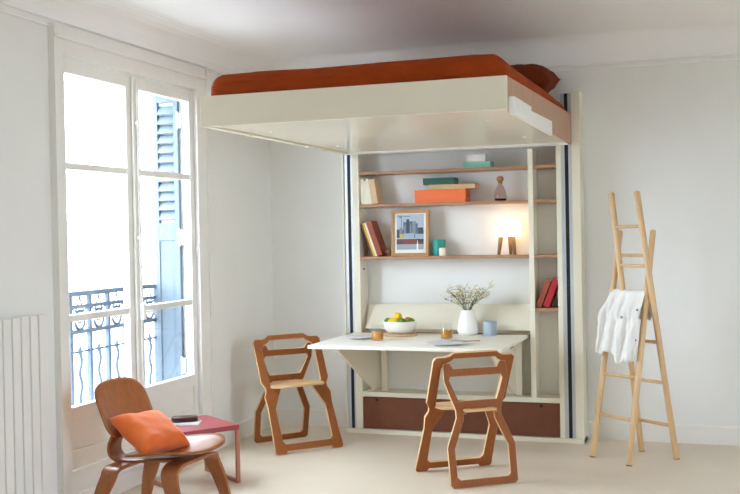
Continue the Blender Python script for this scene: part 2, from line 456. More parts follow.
# ================================================================== STORAGE UNIT
DU = -.19
u = thing('wall_storage_unit', 'cream wall storage unit with oak shelves under the raised bed', 'shelving unit')
for x0, x1 in ((-1.066, -1.052), (.657, .715)):
    obj('outer_post', B(x0, x1, DU - .012, -.017, 0, 2.475), M_CREAM, u, bevel=.002)
for x0, x1, s0, s1 in ((-1.052, -.988, -1.026, -1.000), (.580, .657, .606, .632)):
    r = obj('lift_rail', B(x0, x1, DU + .02, -.017, .032, 2.46), M_ALU, u)
    bm = bmesh.new(); box(bm, x0, s0, DU + .002, DU + .02, .032, 2.46); box(bm, s1, x1, DU + .002, DU + .02, .032, 2.46)
    obj('rail_lip', bm, M_ALU, r)
    obj('lift_belt', B(s0, s1, DU + .006, DU + .02, .032, 2.46), M_BLACK, r)
for x0, x1 in ((-.988, -.935), (.545, .580)):
    obj('side_panel', B(x0, x1, DU, -.017, .032, 2.40), M_CREAM, u, bevel=.002)
obj('divider', B(.344, .380, DU, -.003, .311, 2.085), M_CREAM, u, bevel=.002)
obj('plinth', B(-1.066, .715, DU - .018, -.017, 0, .032), M_CREAM, u, bevel=.002)
obj('lower_board', B(-.935, .545, DU, -.003, .276, .311), M_CREAM, u, bevel=.002)
S1, S2, S3 = 1.966, 1.721, 1.329          # shelf tops
for z in (S1, S2, S3):
    obj('shelf', B(-.935, .344, DU + .006, -.003, z - .022, z), M_SHELF, u, bevel=.002)
    obj('shelf', B(.380, .545, DU + .006, -.003, z - .022, z), M_SHELF, u, bevel=.002)
obj('shelf', B(.380, .545, DU + .006, -.003, .928, .95), M_SHELF, u, bevel=.002)
# one wide drawer front with two round finger holes
def circ(cx, cy, r, n=14): return [(cx + r * math.cos(2 * math.pi * k / n), cy + r * math.sin(2 * math.pi * k / n)) for k in range(n)]
d = cut_sheet('drawer', [[(-.932, .036), (.542, .036), (.542, .272), (-.932, .272)], circ(-.824, .252, .011), circ(.412, .252, .011)], .018,
              T(0, DU + .012, 0) @ RX(R(90)), [M_MDF, M_MDF], u)
obj('drawer_body', B(-.93, .532, DU + .03, -.02, .04, .268), M_BLACK, d)
bm = bmesh.new(); tube(bm, [(-.934, -.12, 1.235), (-.925, -.12, 1.235)], .006, 8); obj('shelf_pin', bm, M_BLACK, u)

# folding table
t = thing('fold_down_table', 'warm white fold-down table hinged out from the storage unit', 'table')
ZT = .7586
obj('table_top', B(-.995, .326, -1.10, DU - .004, ZT - .024, ZT), M_TABLE, t, bevel=.003)
bm = bmesh.new(); prism(bm, [(-.155, .785), (-.135, .785), (-.03, .965), (-.05, .965)], 'X', -.920, .342)
obj('back_panel', bm, M_CREAM, t, bevel=.002)
obj('shaded_gap_strip', B(-.93, .33, DU + .002, -.13, ZT - .03, ZT + .004), mat('shadow_gap_brown', (160, 142, 108), .7), t)  # brown strip paints the shade of the groove behind the table top
for x in (-.845, .215):
    bm = bmesh.new(); prism(bm, [(-.92, ZT - .026), (-.92, ZT - .06), (-.20, .33), (-.02, .315), (-.02, ZT - .034), (-.2, ZT - .034)], 'X', x - .010, x + .010)
    br = obj('support_bracket', bm, M_CREAM, t, bevel=.002)
for x in (-.78, .245):
    obj('back_post', B(x - .022, x + .022, -.13, -.09, .312, ZT - .032), M_CREAM, t, bevel=.002)
bm = bmesh.new(); box(bm, .228, .246, -.40, -.33, ZT - .075, ZT - .026); tube(bm, [(.246, -.365, ZT - .05), (.252, -.365, ZT - .05)], .02, 12)
obj('hinge', bm, M_BLACK, t)
bm = bmesh.new(); box(bm, -.905, -.87, -.16, -.05, .312, .32); obj('foot_block', bm, M_CREAM, t)

# ================================================================== RAISED BED
BL, BR, BF, BBK, ZB, ZTB = -1.044, .656, -2.41, -.206, 2.101, 2.268
t = thing('loft_bed', 'cream raised double bed platform under the ceiling', 'bed', (0, 0, 0))
obj('front_panel', B(BL, BR, BF - .02, BF, ZB, ZTB), M_CREAM, t, bevel=.002)
bo = obj('bottom_board', B(BL + .02, BR - .018, BF, BBK, ZB + .012, ZB + .032), mat('glossy_cream', (232, 226, 208), .22, .01, 4), t)
bm = bmesh.new(); box(bm, BL + .02, BR - .02, BBK - .03, BBK, ZB - .004, ZB + .012)
obj('rear_edge', bm, M_TRIM, bo)
for x in (BL - .0, BR - .018):
    bm = bmesh.new(); prism(bm, [(BF, ZB), (BBK, ZB), (BBK, ZTB + .045), (BF, ZTB)], 'X', x, x + .018)
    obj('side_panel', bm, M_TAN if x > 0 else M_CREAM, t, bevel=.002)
bm = bmesh.new(); box(bm, BL + .018, BL + .04, BF + .02, BBK, ZB + .0, ZB + .012); obj('edge_lip', bm, M_CREAM, t)
for k in range(2):
    bm = bmesh.new(); box(bm, BL + .02, BL + .045, BF + .5 + .9 * k, BF + .54 + .9 * k, ZB - .007, ZB); obj('clip', bm, M_CREAM, t)
bm = bmesh.new(); prism(bm, [(-2.405, 2.166), (-1.94, 2.166), (-1.94, 2.082), (-2.405, 2.082)], 'X', BR, BR + .034)
obj('mechanism_cover', bm, M_TRIM, t, bevel=.003)
bm = bmesh.new(); prism(bm, [(-1.94, 2.152), (-1.16, 2.166), (-1.16, 2.078), (-1.94, 2.082)], 'X', BR, BR + .020)
obj('mechanism_cover', bm, M_TRIM, t, bevel=.003)
for x in (-.86, .44):
    for y in (-1.9, -.8):
        bm = bmesh.new(); lathe(bm, [(0, -.006), (.011, -.005), (.013, 0)], 14, (x, y, ZB + .012)); obj('screw_cap', bm, M_TRIM, bo, True)

# mattress in its fitted rust sheet
bm = bmesh.new(); mx0, mx1, my0, my1, mz0, mz1 = BL + .022, BR - .020, BF + .012, BBK - .01, ZB + .034, 2.395
nx, ny, nr = 44, 56, 7
def mattress_pt(u, v, w):
    # superelliptic rounding of a box
    return Vector((u, v, w))
bmesh.ops.create_cube(bm, size=1)
bmesh.ops.transform(bm, matrix=T((mx0 + mx1) / 2, (my0 + my1) / 2, (mz0 + mz1) / 2) @ Matrix.Diagonal((mx1 - mx0, my1 - my0, mz1 - mz0, 1)), verts=bm.verts)
bmesh.ops.bevel(bm, geom=[e for e in bm.edges if abs((e.verts[0].co - e.verts[1].co).z) > .05], offset=.07, segments=5, affect='EDGES', profile=.5)
bmesh.ops.bevel(bm, geom=[e for e in bm.edges if min(e.verts[0].co.z, e.verts[1].co.z) > mz1 - .01], offset=.085, segments=6, affect='EDGES', profile=.5)
bmesh.ops.triangulate(bm, faces=[f for f in bm.faces if len(f.verts) > 4])
bmesh.ops.subdivide_edges(bm, edges=[e for e in bm.edges if e.calc_length() > .2], cuts=14, use_grid_fill=True)
for v in bm.verts:
    c = v.co
    if c.z > mz0 + .08:
        k = min(1, (c.z - mz0 - .08) / .1)
        c.z += k * (.010 * noise.noise(Vector((c.x * 2.2, c.y * 2, 1))) + .005 * noise.noise(Vector((c.x * 9 + c.z * 14, c.y * 5, c.z * 5))))
tag(obj('mattress', bm, M_RUST, None, True), 'mattress in a rust orange fitted sheet on the raised bed', 'mattress')

bm = bmesh.new(); cushion(bm, .66, .50, .24, seed=4, wr=.014, pinch=.05)
bmesh.ops.transform(bm, matrix=T(.27, -.50, 2.512) @ RX(R(8)), verts=bm.verts)
tag(obj('pillow', bm, M_RUSTD, None, True), 'dark brown pillow on the raised bed near the wall', 'pillow')

# ================================================================== SHELF THINGS
YS = -.10        # middle of the shelf depth
def book(label, cat, group, x, z, w, d, h, tilt, cover, pages=None, y=None, nm='book'):
    """upright book: spine faces the room, bottom-left corner at x,z, leaning by tilt (positive: top to the left)"""
    y = y if y is not None else DU + .02
    t = thing(nm, label, cat, (x, y, z), 0, group)
    m = RY(-tilt)
    lift = w * math.sin(tilt) if tilt < 0 else 0
    mt = T(0, 0, abs(lift) if tilt < 0 else 0) @ m
    if tilt > 0: mt = T(0, 0, 0) @ m
    bm = bmesh.new(); box(bm, 0, .003, 0, d, 0, h, mt); box(bm, w - .003, w, 0, d, 0, h, mt); box(bm, .003, w - .003, 0, .003, 0, h, mt)
    obj('cover', bm, cover, t)
    obj('pages', B(.003, w - .003, .004, d - .004, .004, h - .004, mt), pages or mat('page_paper', (235, 226, 205), .9, .03, 40), t)
    return t
G = 'pale books leaning on the second shelf'
ivory, ivory2, bisc = mat('ivory_cover', (232, 226, 212), .7), mat('cream_cover', (238, 230, 205), .7), mat('biscuit_cover', (214, 186, 150), .75, .08, 30)
x = -.922
for k, (w, h, c, lb) in enumerate(((.026, .205, ivory, 'tall ivory book against the left side of the second shelf'), (.020, .198, ivory2, 'thin cream book second from the side of the unit'),
        (.016, .178, ivory, 'short ivory book between two taller cream books'), (.020, .196, ivory2, 'cream book beside the thick biscuit-coloured book'), (.046, .188, bisc, 'thick biscuit-coloured book ending the row of pale books'))):
    book(lb, 'book', G, x + (.0 if k else 0), S2 + .0005, w, .14, h, R(9) if k < 4 else R(9), c); x += w / math.cos(R(9)) + .0008
G = 'notebooks leaning on the third shelf'
yel, tanb, rustb = mat('yellow_cover', (222, 184, 60), .6), mat('white_board_cover', (232, 224, 208), .6), mat('chestnut_cover', (150, 66, 30), .5, .06)
x = -.847
for w, h, c, lb in ((.012, .255, mat('umber_cover', (122, 70, 44), .6), 'dark brown notebook leaning on the side of the shelf unit'), (.014, .262, yel, 'yellow notebook leaning between brown and white ones'),
        (.014, .266, tanb, 'thin white notebook leaning behind the chestnut binder'), (.040, .272, rustb, 'chestnut brown leather binder leaning on the third shelf')):
    book(lb, 'notebook', G, x, S3 + .0005, w, .15, h, R(19), c); x += w / math.cos(R(19)) + .0008
bm = bmesh.new(); lathe(bm, [(0, 0), (.018, .002), (.028, .02), (.03, .032), (.024, .05), (.012, .062), (0, .064)], 20)
tag(obj('wooden_pebble', bm, wood('dark_walnut', (120, 76, 48), .8), None, True, loc=(-.722, DU + .055, S3 + .0005)), 'small round dark wooden ornament beside the chestnut binder', 'ornament')
G = 'red books on the small shelf'
book('brown-red hardback leaning on the small right-hand shelf', 'book', G, .383, .9505, .038, .14, .205, R(-21), mat('brick_cover', (150, 72, 50), .6))
book('crimson hardback leaning against the side panel on the small shelf', 'book', G, .434, .9505, .042, .14, .212, R(-21), mat('crimson_cover', (176, 34, 44), .5))

# framed cityscape
def picture():
    t = thing('picture_frame', 'oak framed city skyline photograph standing on the third shelf', 'picture frame', (-.555, DU + .05, S3 + .0005))
    m = RX(R(-4)); hw, hh, fw = .146, .342, .022
    oak = wood('frame_oak', (190, 140, 84), .82, 'Z', 10)
    for a in ((-hw, -hw + fw, 0, hh), (hw - fw, hw, 0, hh), (-hw + fw, hw - fw, hh - fw, hh), (-hw + fw, hw - fw, 0, fw)):
        obj('frame_bar', B(a[0], a[1], -.012, .014, a[2], a[3], m), oak, t, bevel=.001)
    obj('mat_board', B(-hw + fw, hw - fw, 0, .01, fw, hh - fw, m), M_WHITE, t)
    cols = [mat('print_sky', (176, 190, 206), .6), mat('print_tower_blue', (92, 108, 128), .6), mat('print_tower_grey', (132, 142, 152), .6), mat('print_dark', (62, 70, 76), .6),
            mat('print_roof', (158, 176, 196), .6), mat('print_brick', (128, 66, 56), .6), mat('print_yellow', (206, 178, 60), .6), mat('print_road', (156, 168, 176), .6), M_WHITE]
    bm = bmesh.new(); px0, px1, pz0, pz1 = -.105, .105, .048, .312; W_, H_ = px1 - px0, pz1 - pz0; lay = [0]
    def rect(a, b, c, d, mi):
        lay[0] += 1; y = -.0004 - .00003 * lay[0]
        f = bm.faces.new([bm.verts.new(m @ Vector((px0 + W_ * p, y, pz0 + H_ * q))) for p, q in ((a, c), (b, c), (b, d), (a, d))]); f.material_index = mi
    rect(0, 1, 0, 1, 0)
    rr = random.Random(3)
    for i in range(15):
        a = i / 15; rect(max(0, a - .02), min(1, a + .075), .4, .55 + .1 * rr.random(), rr.choice((1, 2, 3)))
    for a, b, h, c in ((.24, .36, .78, 1), (.36, .46, .86, 3), (.46, .58, .80, 1), (.58, .72, .80, 2), (.70, .78, .74, 1), (.80, .98, .62, 3), (.10, .20, .62, 2), (.28, .33, .7, 2), (.5, .54, .7, 2)): rect(a, b, .42, h, c)
    rect(0, 1, .33, .42, 3); rect(.25, .65, .32, .46, 4); rect(.68, 1, .32, .44, 4)
    rect(0, 1, .15, .30, 5); rect(.3, .72, .17, .26, 5); rect(0, .25, .17, .24, 3); rect(.75, 1, .2, .29, 3); rect(.11, .24, .32, .44, 6); rect(.16, .18, .44, .96, 1); rect(.02, .5, .935, .95, 1); rect(.10, .17, .90, .95, 1)
    rect(0, 1, 0, .15, 7); rect(.74, .80, 0, .16, 8); rect(.76, .785, .1, .25, 8)
    me = bpy.data.meshes.new('print'); bm.to_mesh(me); bm.free(); o = link('print', me, cols, t)
    obj('back_stand', B(-.02, .02, .012, .016, .01, .2, T(0, .004, 0) @ RX(R(-12))), M_BLACK, t)
picture()

# cups, boxes, bottle
def pot(name, label, cat, r, h, m, loc, wall=.004, taper=1.0):
    bm = bmesh.new(); lathe(bm, [(0, 0), (r * taper * .96, 0), (r * taper, .004), (r, h - .003), (r - wall / 2, h), (r - wall, h - .003), (r * taper - wall, .008), (0, .008)], 28)
    return tag(obj(name, bm, m, None, True, loc=loc), label, cat)
pot('tumbler', 'tall teal tumbler on the third shelf beside the picture', 'cup', .050, .118, mat('teal_glaze', (28, 150, 136), .35), (-.345, DU + .10, S3 + .0005))
pot('votive_cup', 'small white votive cup in front of the teal tumbler', 'cup', .027, .058, mat('white_candle_glaze', (236, 226, 208), .4), (-.300, DU + .032, S3 + .0005))
def carton(name, label, x0, x1, y0, y1, z0, z1, m, hole=None):
    t = thing(name, label, 'box', ((x0 + x1) / 2, (y0 + y1) / 2, z0))
    hx, hy, h = (x1 - x0) / 2, (y1 - y0) / 2, z1 - z0
    obj('box_body', B(-hx + .0015, hx - .0015, -hy + .0015, hy - .0015, 0, h * .55), m, t, bevel=.001)
    obj('lid', B(-hx, hx, -hy, hy, h * .30, h), m, t, bevel=.0015)
    if hole:
        bm = bmesh.new(); tube(bm, [(hx, -.0, h * .5), (hx + .002, 0, h * .5)], .008, 12); obj('eyelet', bm, M_BLACK, t)
    return t
carton('storage_box', 'wide orange cardboard box lying on the second shelf', -.505, -.118, -.165, -.02, S2 + .0005, S2 + .096, mat('orange_card', (238, 116, 64), .6), True)
carton('storage_box', 'flat kraft box on top of the orange box', -.398, -.045, -.160, -.03, S2 + .0965, S2 + .132, mat('kraft_card', (206, 172, 132), .7))
carton('storage_box', 'dark green box on top of the flat kraft box', -.440, -.200, -.160, -.04, S2 + .1325, S2 + .182, mat('bottle_green_card', (44, 92, 78), .6))
carton('storage_box', 'mint green box lying on the top shelf', -.132, .068, -.155, -.035, S1 + .0005, S1 + .045, mat('mint_card', (140, 196, 178), .6))
carton('storage_box', 'small white box on top of the mint green box', -.108, .030, -.150, -.06, S1 + .0455, S1 + .100, mat('white_card', (236, 234, 232), .6))
t = thing('carafe', 'smoky rose glass carafe with a cork stopper on the second shelf', 'bottle', (.126, -.10, S2 + .0005))
bm = bmesh.new(); lathe(bm, [(0, 0), (.038, 0), (.044, .006), (.046, .03), (.038, .075), (.022, .108), (.016, .118), (.016, .138), (.020, .142)], 28)
obj('glass_body', bm, clear('rose_glass', (.84, .70, .66)), t, True)
bm = bmesh.new(); lathe(bm, [(0, .003), (.037, .003), (.042, .010), (.043, .016), (0, .016)], 28); obj('dark_base', bm, mat('smoke_glass', (70, 40, 34), .2), t, True)
bm = bmesh.new(); lathe(bm, [(0, .126), (.014, .126), (.0145, .142), (.022, .144), (.027, .158), (.024, .174), (.012, .181), (0, .182)], 20); obj('cork_stopper', bm, wood('cork', (172, 124, 66), .75), t, True)

# table lamp
t = thing('table_lamp', 'lit table lamp with a white drum shade on wooden legs', 'lamp', (.176, -.098, S3 + .0005))
bm = bmesh.new(); lathe(bm, [(.0, .250), (.078, .250), (.086, .246), (.089, .236), (.096, .138), (.094, .132), (.0, .132)], 40)
obj('lamp_shade', bm, mat('glowing_opal_shade', (250, 240, 225), .5, .01, emit=((1.0, .72, .40, 1), 2.5)), t, True)
dk = wood('lamp_leg_wood', (150, 112, 74), .7, 'Z', 10)
for k in range(3):
    a = R(205 + 120 * k); c, s_ = math.cos(a), math.sin(a)
    bm = bmesh.new(); tube(bm, [(.070 * c, .070 * s_, .0), (.052 * c, .052 * s_, .131)], [.012, .017], 10); obj('leg', bm, dk, t, True)
bm = bmesh.new(); tube(bm, smooth_path([(.03, .07, .128), (.035, .082, .06), (.04, .085, .005), (.055, .088, -.01)]), .002, 6)
tag(obj('lamp_cord', bm, M_TRIM, t), None, None)

# ================================================================== TABLE THINGS
def plate(label, x, y, r):
    bm = bmesh.new(); lathe(bm, [(0, 0), (r * .6, 0), (r * .66, .004), (r * .98, .014), (r, .017), (r * .97, .018), (r * .66, .009), (0, .007)], 48)
    tag(obj('plate', bm, mat('grey_stoneware', (206, 208, 208), .35, .02, 20), None, True, loc=(x, y, ZT + .0003)), label, 'plate')
plate('grey stoneware plate beside the fruit bowl end of the table', -.782, -.63, .108)
plate('larger grey stoneware plate with a fork at the front of the table', -.075, -.90, .142)
def fork():
    t = thing('fork', 'copper fork resting on the rim of the larger plate', 'fork', (.040, -.855, ZT + .0205), R(16))
    cu = mat('copper_metal', (150, 92, 60), .35, .02, metal=.4)
    bm = bmesh.new(); ribbon(bm, [(-.02, 0, 0), (.03, 0, 0), (.09, 0, .001)], (0, 1, 0), [.009, .011, .016], .004); obj('handle', bm, cu, t)
    bm = bmesh.new(); ribbon(bm, [(-.02, 0, 0), (-.035, 0, .002), (-.055, 0, .001)], (0, 1, 0), [.006, .018, .022], .0025); obj('neck', bm, cu, t)
    for k in range(4):
        bm = bmesh.new(); yy = -.009 + .006 * k; ribbon(bm, [(-.055, yy, .001), (-.08, yy, .003), (-.1, yy, .0)], (0, 1, 0), [.0035, .003, .002], .002); obj('tine', bm, cu, t)
fork()
def glass(label, x, y):
    t = thing('drinking_glass', label, 'glass', (x, y, ZT + .0003), 0, 'glasses of juice on the table')
    bm = bmesh.new(); lathe(bm, [(0, 0), (.038, 0), (.042, .004), (.0425, .112), (.0410, .112), (.0400, .009), (0, .009)], 32)
    obj('tumbler', bm, M_TUMBLER, t, True)
    bm = bmesh.new(); lathe(bm, [(0, .0095), (.0395, .0095), (.0400, .062), (0, .062)], 32)
    obj('juice', bm, mat('amber_juice', (196, 128, 10), .2, .05, spec=.2), t, True)
glass('tumbler of amber juice between the small plate and the fruit bowl', -.618, -.74)
glass('tumbler of amber juice behind the larger plate with the fork', -.170, -.57)
t = thing('serving_board', 'round wooden board under the white fruit bowl', 'board', (-.575, -.37, ZT + .0003))
bm = bmesh.new(); lathe(bm, [(0, 0), (.128, 0), (.131, .006), (.131, .013), (.128, .016), (0, .016)], 40)
obj('board', bm, wood('board_wood', (206, 170, 130), .85, 'X', 8), t, bevel=.001)
bx, by, bz = -.575, -.37, ZT + .0168
t = thing('fruit_bowl', 'white ceramic bowl filled with lemons, limes and oranges', 'bowl', (bx, by, bz))
bm = bmesh.new(); lathe(bm, [(0, 0), (.068, 0), (.078, .004), (.112, .035), (.124, .086), (.123, .090), (.119, .086), (.106, .038), (.072, .012), (0, .010)], 48)
obj('bowl', bm, M_WHITE, t, True)
def fruit(kind, label, x, y, z, r, c, rot):
    r *= 1.08; x *= 1.06; z += .009
    t = thing(kind, label, kind, (bx + x, by + y, bz + z), 0, 'fruit in the white bowl')
    bm = bmesh.new(); bmesh.ops.create_uvsphere(bm, u_segments=20, v_segments=14, radius=r)
    k = {'lemon': 1.28, 'lime': 1.14, 'orange': .97}[kind]
    for v in bm.verts:
        a = abs(v.co.z) / r; v.co.z *= k
        if kind == 'lemon' and a > .93: v.co.z *= 1.06
    m4 = RZ(rot) @ RX(R(75)); bmesh.ops.transform(bm, matrix=m4, verts=bm.verts)
    obj('peel', bm, c, t, True)
    bm = bmesh.new(); lathe(bm, [(0, .004), (.004, .003), (.005, -.003)], 8); bmesh.ops.transform(bm, matrix=m4 @ T(0, 0, r * k * (1.055 if kind == 'lemon' else 1)), verts=bm.verts)
    obj('stem_scar', bm, mat('stem_brown', (96, 92, 40), .8), t)
ylw = mat('lemon_peel', (244, 200, 24), .4, .06, 20, .1, 200); grn = mat('lime_peel', (84, 132, 36), .4, .15, 14, .1, 200); org = mat('orange_peel', (236, 132, 36), .45, .05, 20, .1, 200)
fruit('lemon', 'lemon on the very top of the heap of fruit', -.012, 0, .108, .030, ylw, .6)
fruit('lemon', 'yellow lemon low at the front of the fruit bowl', -.035, -.045, .074, .029, ylw, 1.4)
fruit('lime', 'green lime at the window side of the fruit bowl', -.080, -.008, .074, .027, grn, .4)
fruit('lime', 'green lime in the middle front of the fruit bowl', .028, -.050, .076, .027, grn, 2.0)
fruit('lime', 'green lime at the vase side of the fruit bowl', .082, -.006, .074, .026, grn, 2.4)
fruit('orange', 'orange lying between two limes in the bowl', .052, .038, .074, .031, org, 0)
fruit('orange', 'orange at the wall side under the top lemon', -.030, .055, .070, .031, org, 1)

VX, VY = -.100, -.235
bm = bmesh.new(); lathe(bm, [(0, 0), (.058, 0), (.070, .008), (.077, .035), (.074, .065), (.062, .115), (.051, .160), (.048, .178), (.046, .180), (.043, .176), (.046, .155), (.057, .115), (.068, .07), (.066, .02), (0, .012)], 40)
tag(obj('flower_vase', bm, M_WHITE, None, True, loc=(VX, VY, ZT + .0003)), 'white tapered ceramic vase holding dried flowers', 'vase')
M_STEM, M_BLOS, M_BLOS2 = mat('dry_stem', (112, 112, 72), .8), mat('cream_blossom', (240, 237, 224), .8), mat('straw_blossom', (222, 213, 168), .8)
rr = random.Random(11)
for k in range(20):
    t = thing('flower_sprig', 'dried sprig of tiny cream blossoms standing in the white vase', 'flower sprig', (VX, VY, ZT), 0, 'dried flower sprigs in the vase')
    ang = 2 * math.pi * k / 20 * 1.9 + rr.uniform(-.2, .2); reach = rr.uniform(.04, .19); top = rr.uniform(.30, .375) - reach * .30
    c, s_ = math.cos(ang) * 1.22, math.sin(ang) * .55
    p0 = Vector((-.018 * c, -.018 * s_, .03)); p1 = Vector((.020 * c, .020 * s_, .178)); p2 = Vector((reach * .55 * c, reach * .55 * s_, (.178 + top) / 2 + .012)); p3 = Vector((reach * c, reach * s_, top))
    path = smooth_path([p0, p1, p2, p3], 5)
    bm = bmesh.new(); tube(bm, path, .0016, 5); bb = bmesh.new()
    tips = []
    for j in range(9):
        i = rr.randint(7, len(path) - 1); a = path[i]; d = Vector((rr.gauss(0, 1), rr.gauss(0, .7), rr.uniform(.1, 1.0))).normalized() * rr.uniform(.03, .065)
        tube(bm, [a, a + d * .6, a + d], .0009, 4); tips.append(a + d)
        for q in range(3):
            e = a + d * rr.uniform(.5, .9); f = e + Vector((rr.gauss(0, 1), rr.gauss(0, 1), rr.uniform(0, 1))).normalized() * .022
            tube(bm, [e, f], .0007, 3); tips.append(f)
    obj('stem', bm, M_STEM, t)
    for p in tips:
        mm = T(*p) @ Matrix.Scale(rr.uniform(.0034, .0058), 4)
        bmesh.ops.create_icosphere(bb, subdivisions=1, radius=1, matrix=mm)
    o = obj('blossom', bb, M_BLOS if k % 3 else M_BLOS2, t); o['kind'] = 'stuff'
pot('cup', 'pale blue-grey handleless cup beside the white vase', 'cup', .048, .100, mat('blue_grey_glaze', (164, 176, 190), .5, .02), (.066, -.25, ZT + .0003))

# ================================================================== PLYWOOD FOLDING CHAIRS
def mirror(h):     # h: right half from bottom to top -> closed outline
    return [(x, y) for x, y in h] + [(-x, y) for x, y in reversed(h)]
def plane_mtx(y0, slope):
    """maps (u, v) of a sheet to the leaning chair plane; v counts real height"""
    k = math.sqrt(1 + slope * slope)
    return Matrix(((1, 0, 0, 0), (0, slope, -1 / k, y0), (0, 1, slope / k, 0), (0, 0, 0, 1)))
def ply_chair(label, loc, rz):
    t = thing('plywood_chair', label, 'chair', loc, rz, 'plywood folding chairs at the table')
    O_out = mirror([(.170, .018), (.180, .0), (.246, .0), (.260, .014), (.256, .10), (.248, .30), (.256, .372), (.238, .410), (.238, .430), (.262, .470), (.263, .740), (.246, .757), (.190, .757), (.165, .764), (.140, .782)])
    O_in = mirror([(.170, .062), (.190, .080), (.192, .26), (.192, .290), (.122, .425), (.194, .432), (.200, .470), (.207, .690), (.188, .714), (.150, .734), (.135, .748)])
    cut_sheet('front_frame', [O_out, O_in], .018, plane_mtx(.246, -.489), [M_BEECH, M_PLY], t)
    I_out = mirror([(.198, .0), (.215, .016), (.218, .232), (.146, .398), (.146, .440), (.182, .540), (.206, .612), (.206, .705), (.196, .716), (.162, .716), (.143, .682)])
    leg = mirror([(.152, .044), (.170, .060), (.172, .222), (.101, .385), (.101, .434), (.092, .441)])
    win_ = mirror([(.122, .494), (.143, .540), (.173, .616), (.164, .637)])
    cut_sheet('rear_frame', [I_out, leg, win_], .018, plane_mtx(-.246, .181), [M_BEECH, M_PLY], t)
    s_out = [(-.10, -.215), (.10, -.215), (.10, -.135), (.125, -.105), (.185, -.075), (.198, -.05), (.205, .07), (.192, .10), (.165, .115), (-.165, .115), (-.192, .10), (-.205, .07), (-.198, -.05), (-.185, -.075), (-.125, -.105), (-.10, -.135)]
    def slot(y, hw, bow): return [(x, y + bow * (1 - (x / hw) ** 2) + .0065) for x in [hw * (k / 4 - 1) for k in range(9)]] + [(x, y + bow * (1 - (x / hw) ** 2) - .0065) for x in [hw * (1 - k / 4) for k in range(9)]]
    cut_sheet('seat', [s_out, slot(-.185, .075, .008), slot(-.145, .075, .010), slot(-.06, .14, .02), slot(.0, .15, .02), slot(.055, .14, .02)], .016, T(0, 0, .441), [M_PLY, M_PLY], t)
    for sx in (-1, 1):
        bm = bmesh.new(); tube(bm, [(sx * .090, -.1905, .424), (sx * .116, -.1905, .424)], .004, 8); obj('brass_pin', bm, mat('brass', (196, 160, 96), .3, metal=.9), t, True)
    return t
ply_chair('light brown plywood chair between the window and the table end', (-1.255, -.742, 0), -2.294)
ply_chair('light brown plywood chair pulled up to the front of the table', (.157, -1.339, 0), .644)

# ================================================================== LOUNGE CHAIR
t = thing('lounge_chair', 'bent plywood lounge chair with an orange cushion by the window', 'lounge chair', (-1.105, -2.665, 0), R(-2))
def seat_h(u_, v, off):
    # u forward, v sideways
    z = .355 + .055 * (u_ + .22) / .44 - .03 * math.cos(min(1, abs(u_ - .02) / .2) * math.pi / 2) * (1 - (v / .27) ** 2) + .022 * (v / .27) ** 2
    if u_ > .10: z -= 1.5 * (u_ - .10) ** 2
    return Vector((u_, v, z + off))
bm = bmesh.new(); shell(bm, superell(.225, .262, 3.0), seat_h, .013)
obj('seat', bm, M_WALNUT, t, True)
def back_h(u_, v, off):
    # u sideways, v up in the board
    tilt = R(23); c, s_ = math.cos(tilt), math.sin(tilt)
    x = -.335 + .55 * u_ * u_ - .10 * v * v * 2
    return Vector((x - v * s_ + off * c, u_, .585 + v * c + off * s_))
bm = bmesh.new(); shell(bm, superell(.222, .162, 3.2), back_h, .012)
obj('backrest', bm, M_WALNUT, t, True)
bm = bmesh.new(); ribbon(bm, smooth_path([(-.402, 0, .66), (-.358, 0, .55), (-.352, 0, .46), (-.385, 0, .385), (-.380, 0, .33), (-.325, 0, .302), (-.22, 0, .306), (-.05, 0, .320), (.08, 0, .330)]), (0, 1, 0), .115, .016)
obj('spine', bm, M_WALNUT, t, True, bevel=.003)
def legs(name, x0, x1, yf, yt, zt, ang):
    bm = bmesh.new()
    half = [(x0, yf, 0), (x0 + (x1 - x0) * .5, (yf + yt) / 2 * 1.0, zt * .5), (x1, yt * 1.0, zt * .84), (x1, yt * .86, zt * .965), (x1, yt * .6, zt)]
    pts = [Vector(p) for p in half] + [Vector((x1, 0, zt))] + [Vector((p[0], -p[1], p[2])) for p in reversed(half)]
    sp = smooth_path(pts, 6); n = len(sp)
    ws = [.05 + .05 * min(1, p.z / zt) for p in sp]
    ribbon(bm, sp, (1, 0, 0), ws, .020); obj(name, bm, M_WALNUT, t, True, bevel=.003)
legs('rear_legs', -.36, -.285, .245, .205, .290, 0)
legs('front_legs', .175, .095, .255, .215, .332, 0)
for x, y, z in ((-.335, .02, .60), (-.335, -.02, .60)): pass

bm = bmesh.new(); cushion(bm, .40, .30, .13, seed=2, wr=.01, pinch=.12)
cu_m = T(-1.105, -2.665, 0) @ RZ(R(-2)) @ T(-.135, -.025, .464) @ RY(R(36)) @ RZ(R(90 - 7))
bmesh.ops.transform(bm, matrix=cu_m, verts=bm.verts)
tag(obj('cushion', bm, M_ORANGE, None, True), 'orange linen cushion leaning on the lounge chair back', 'cushion')

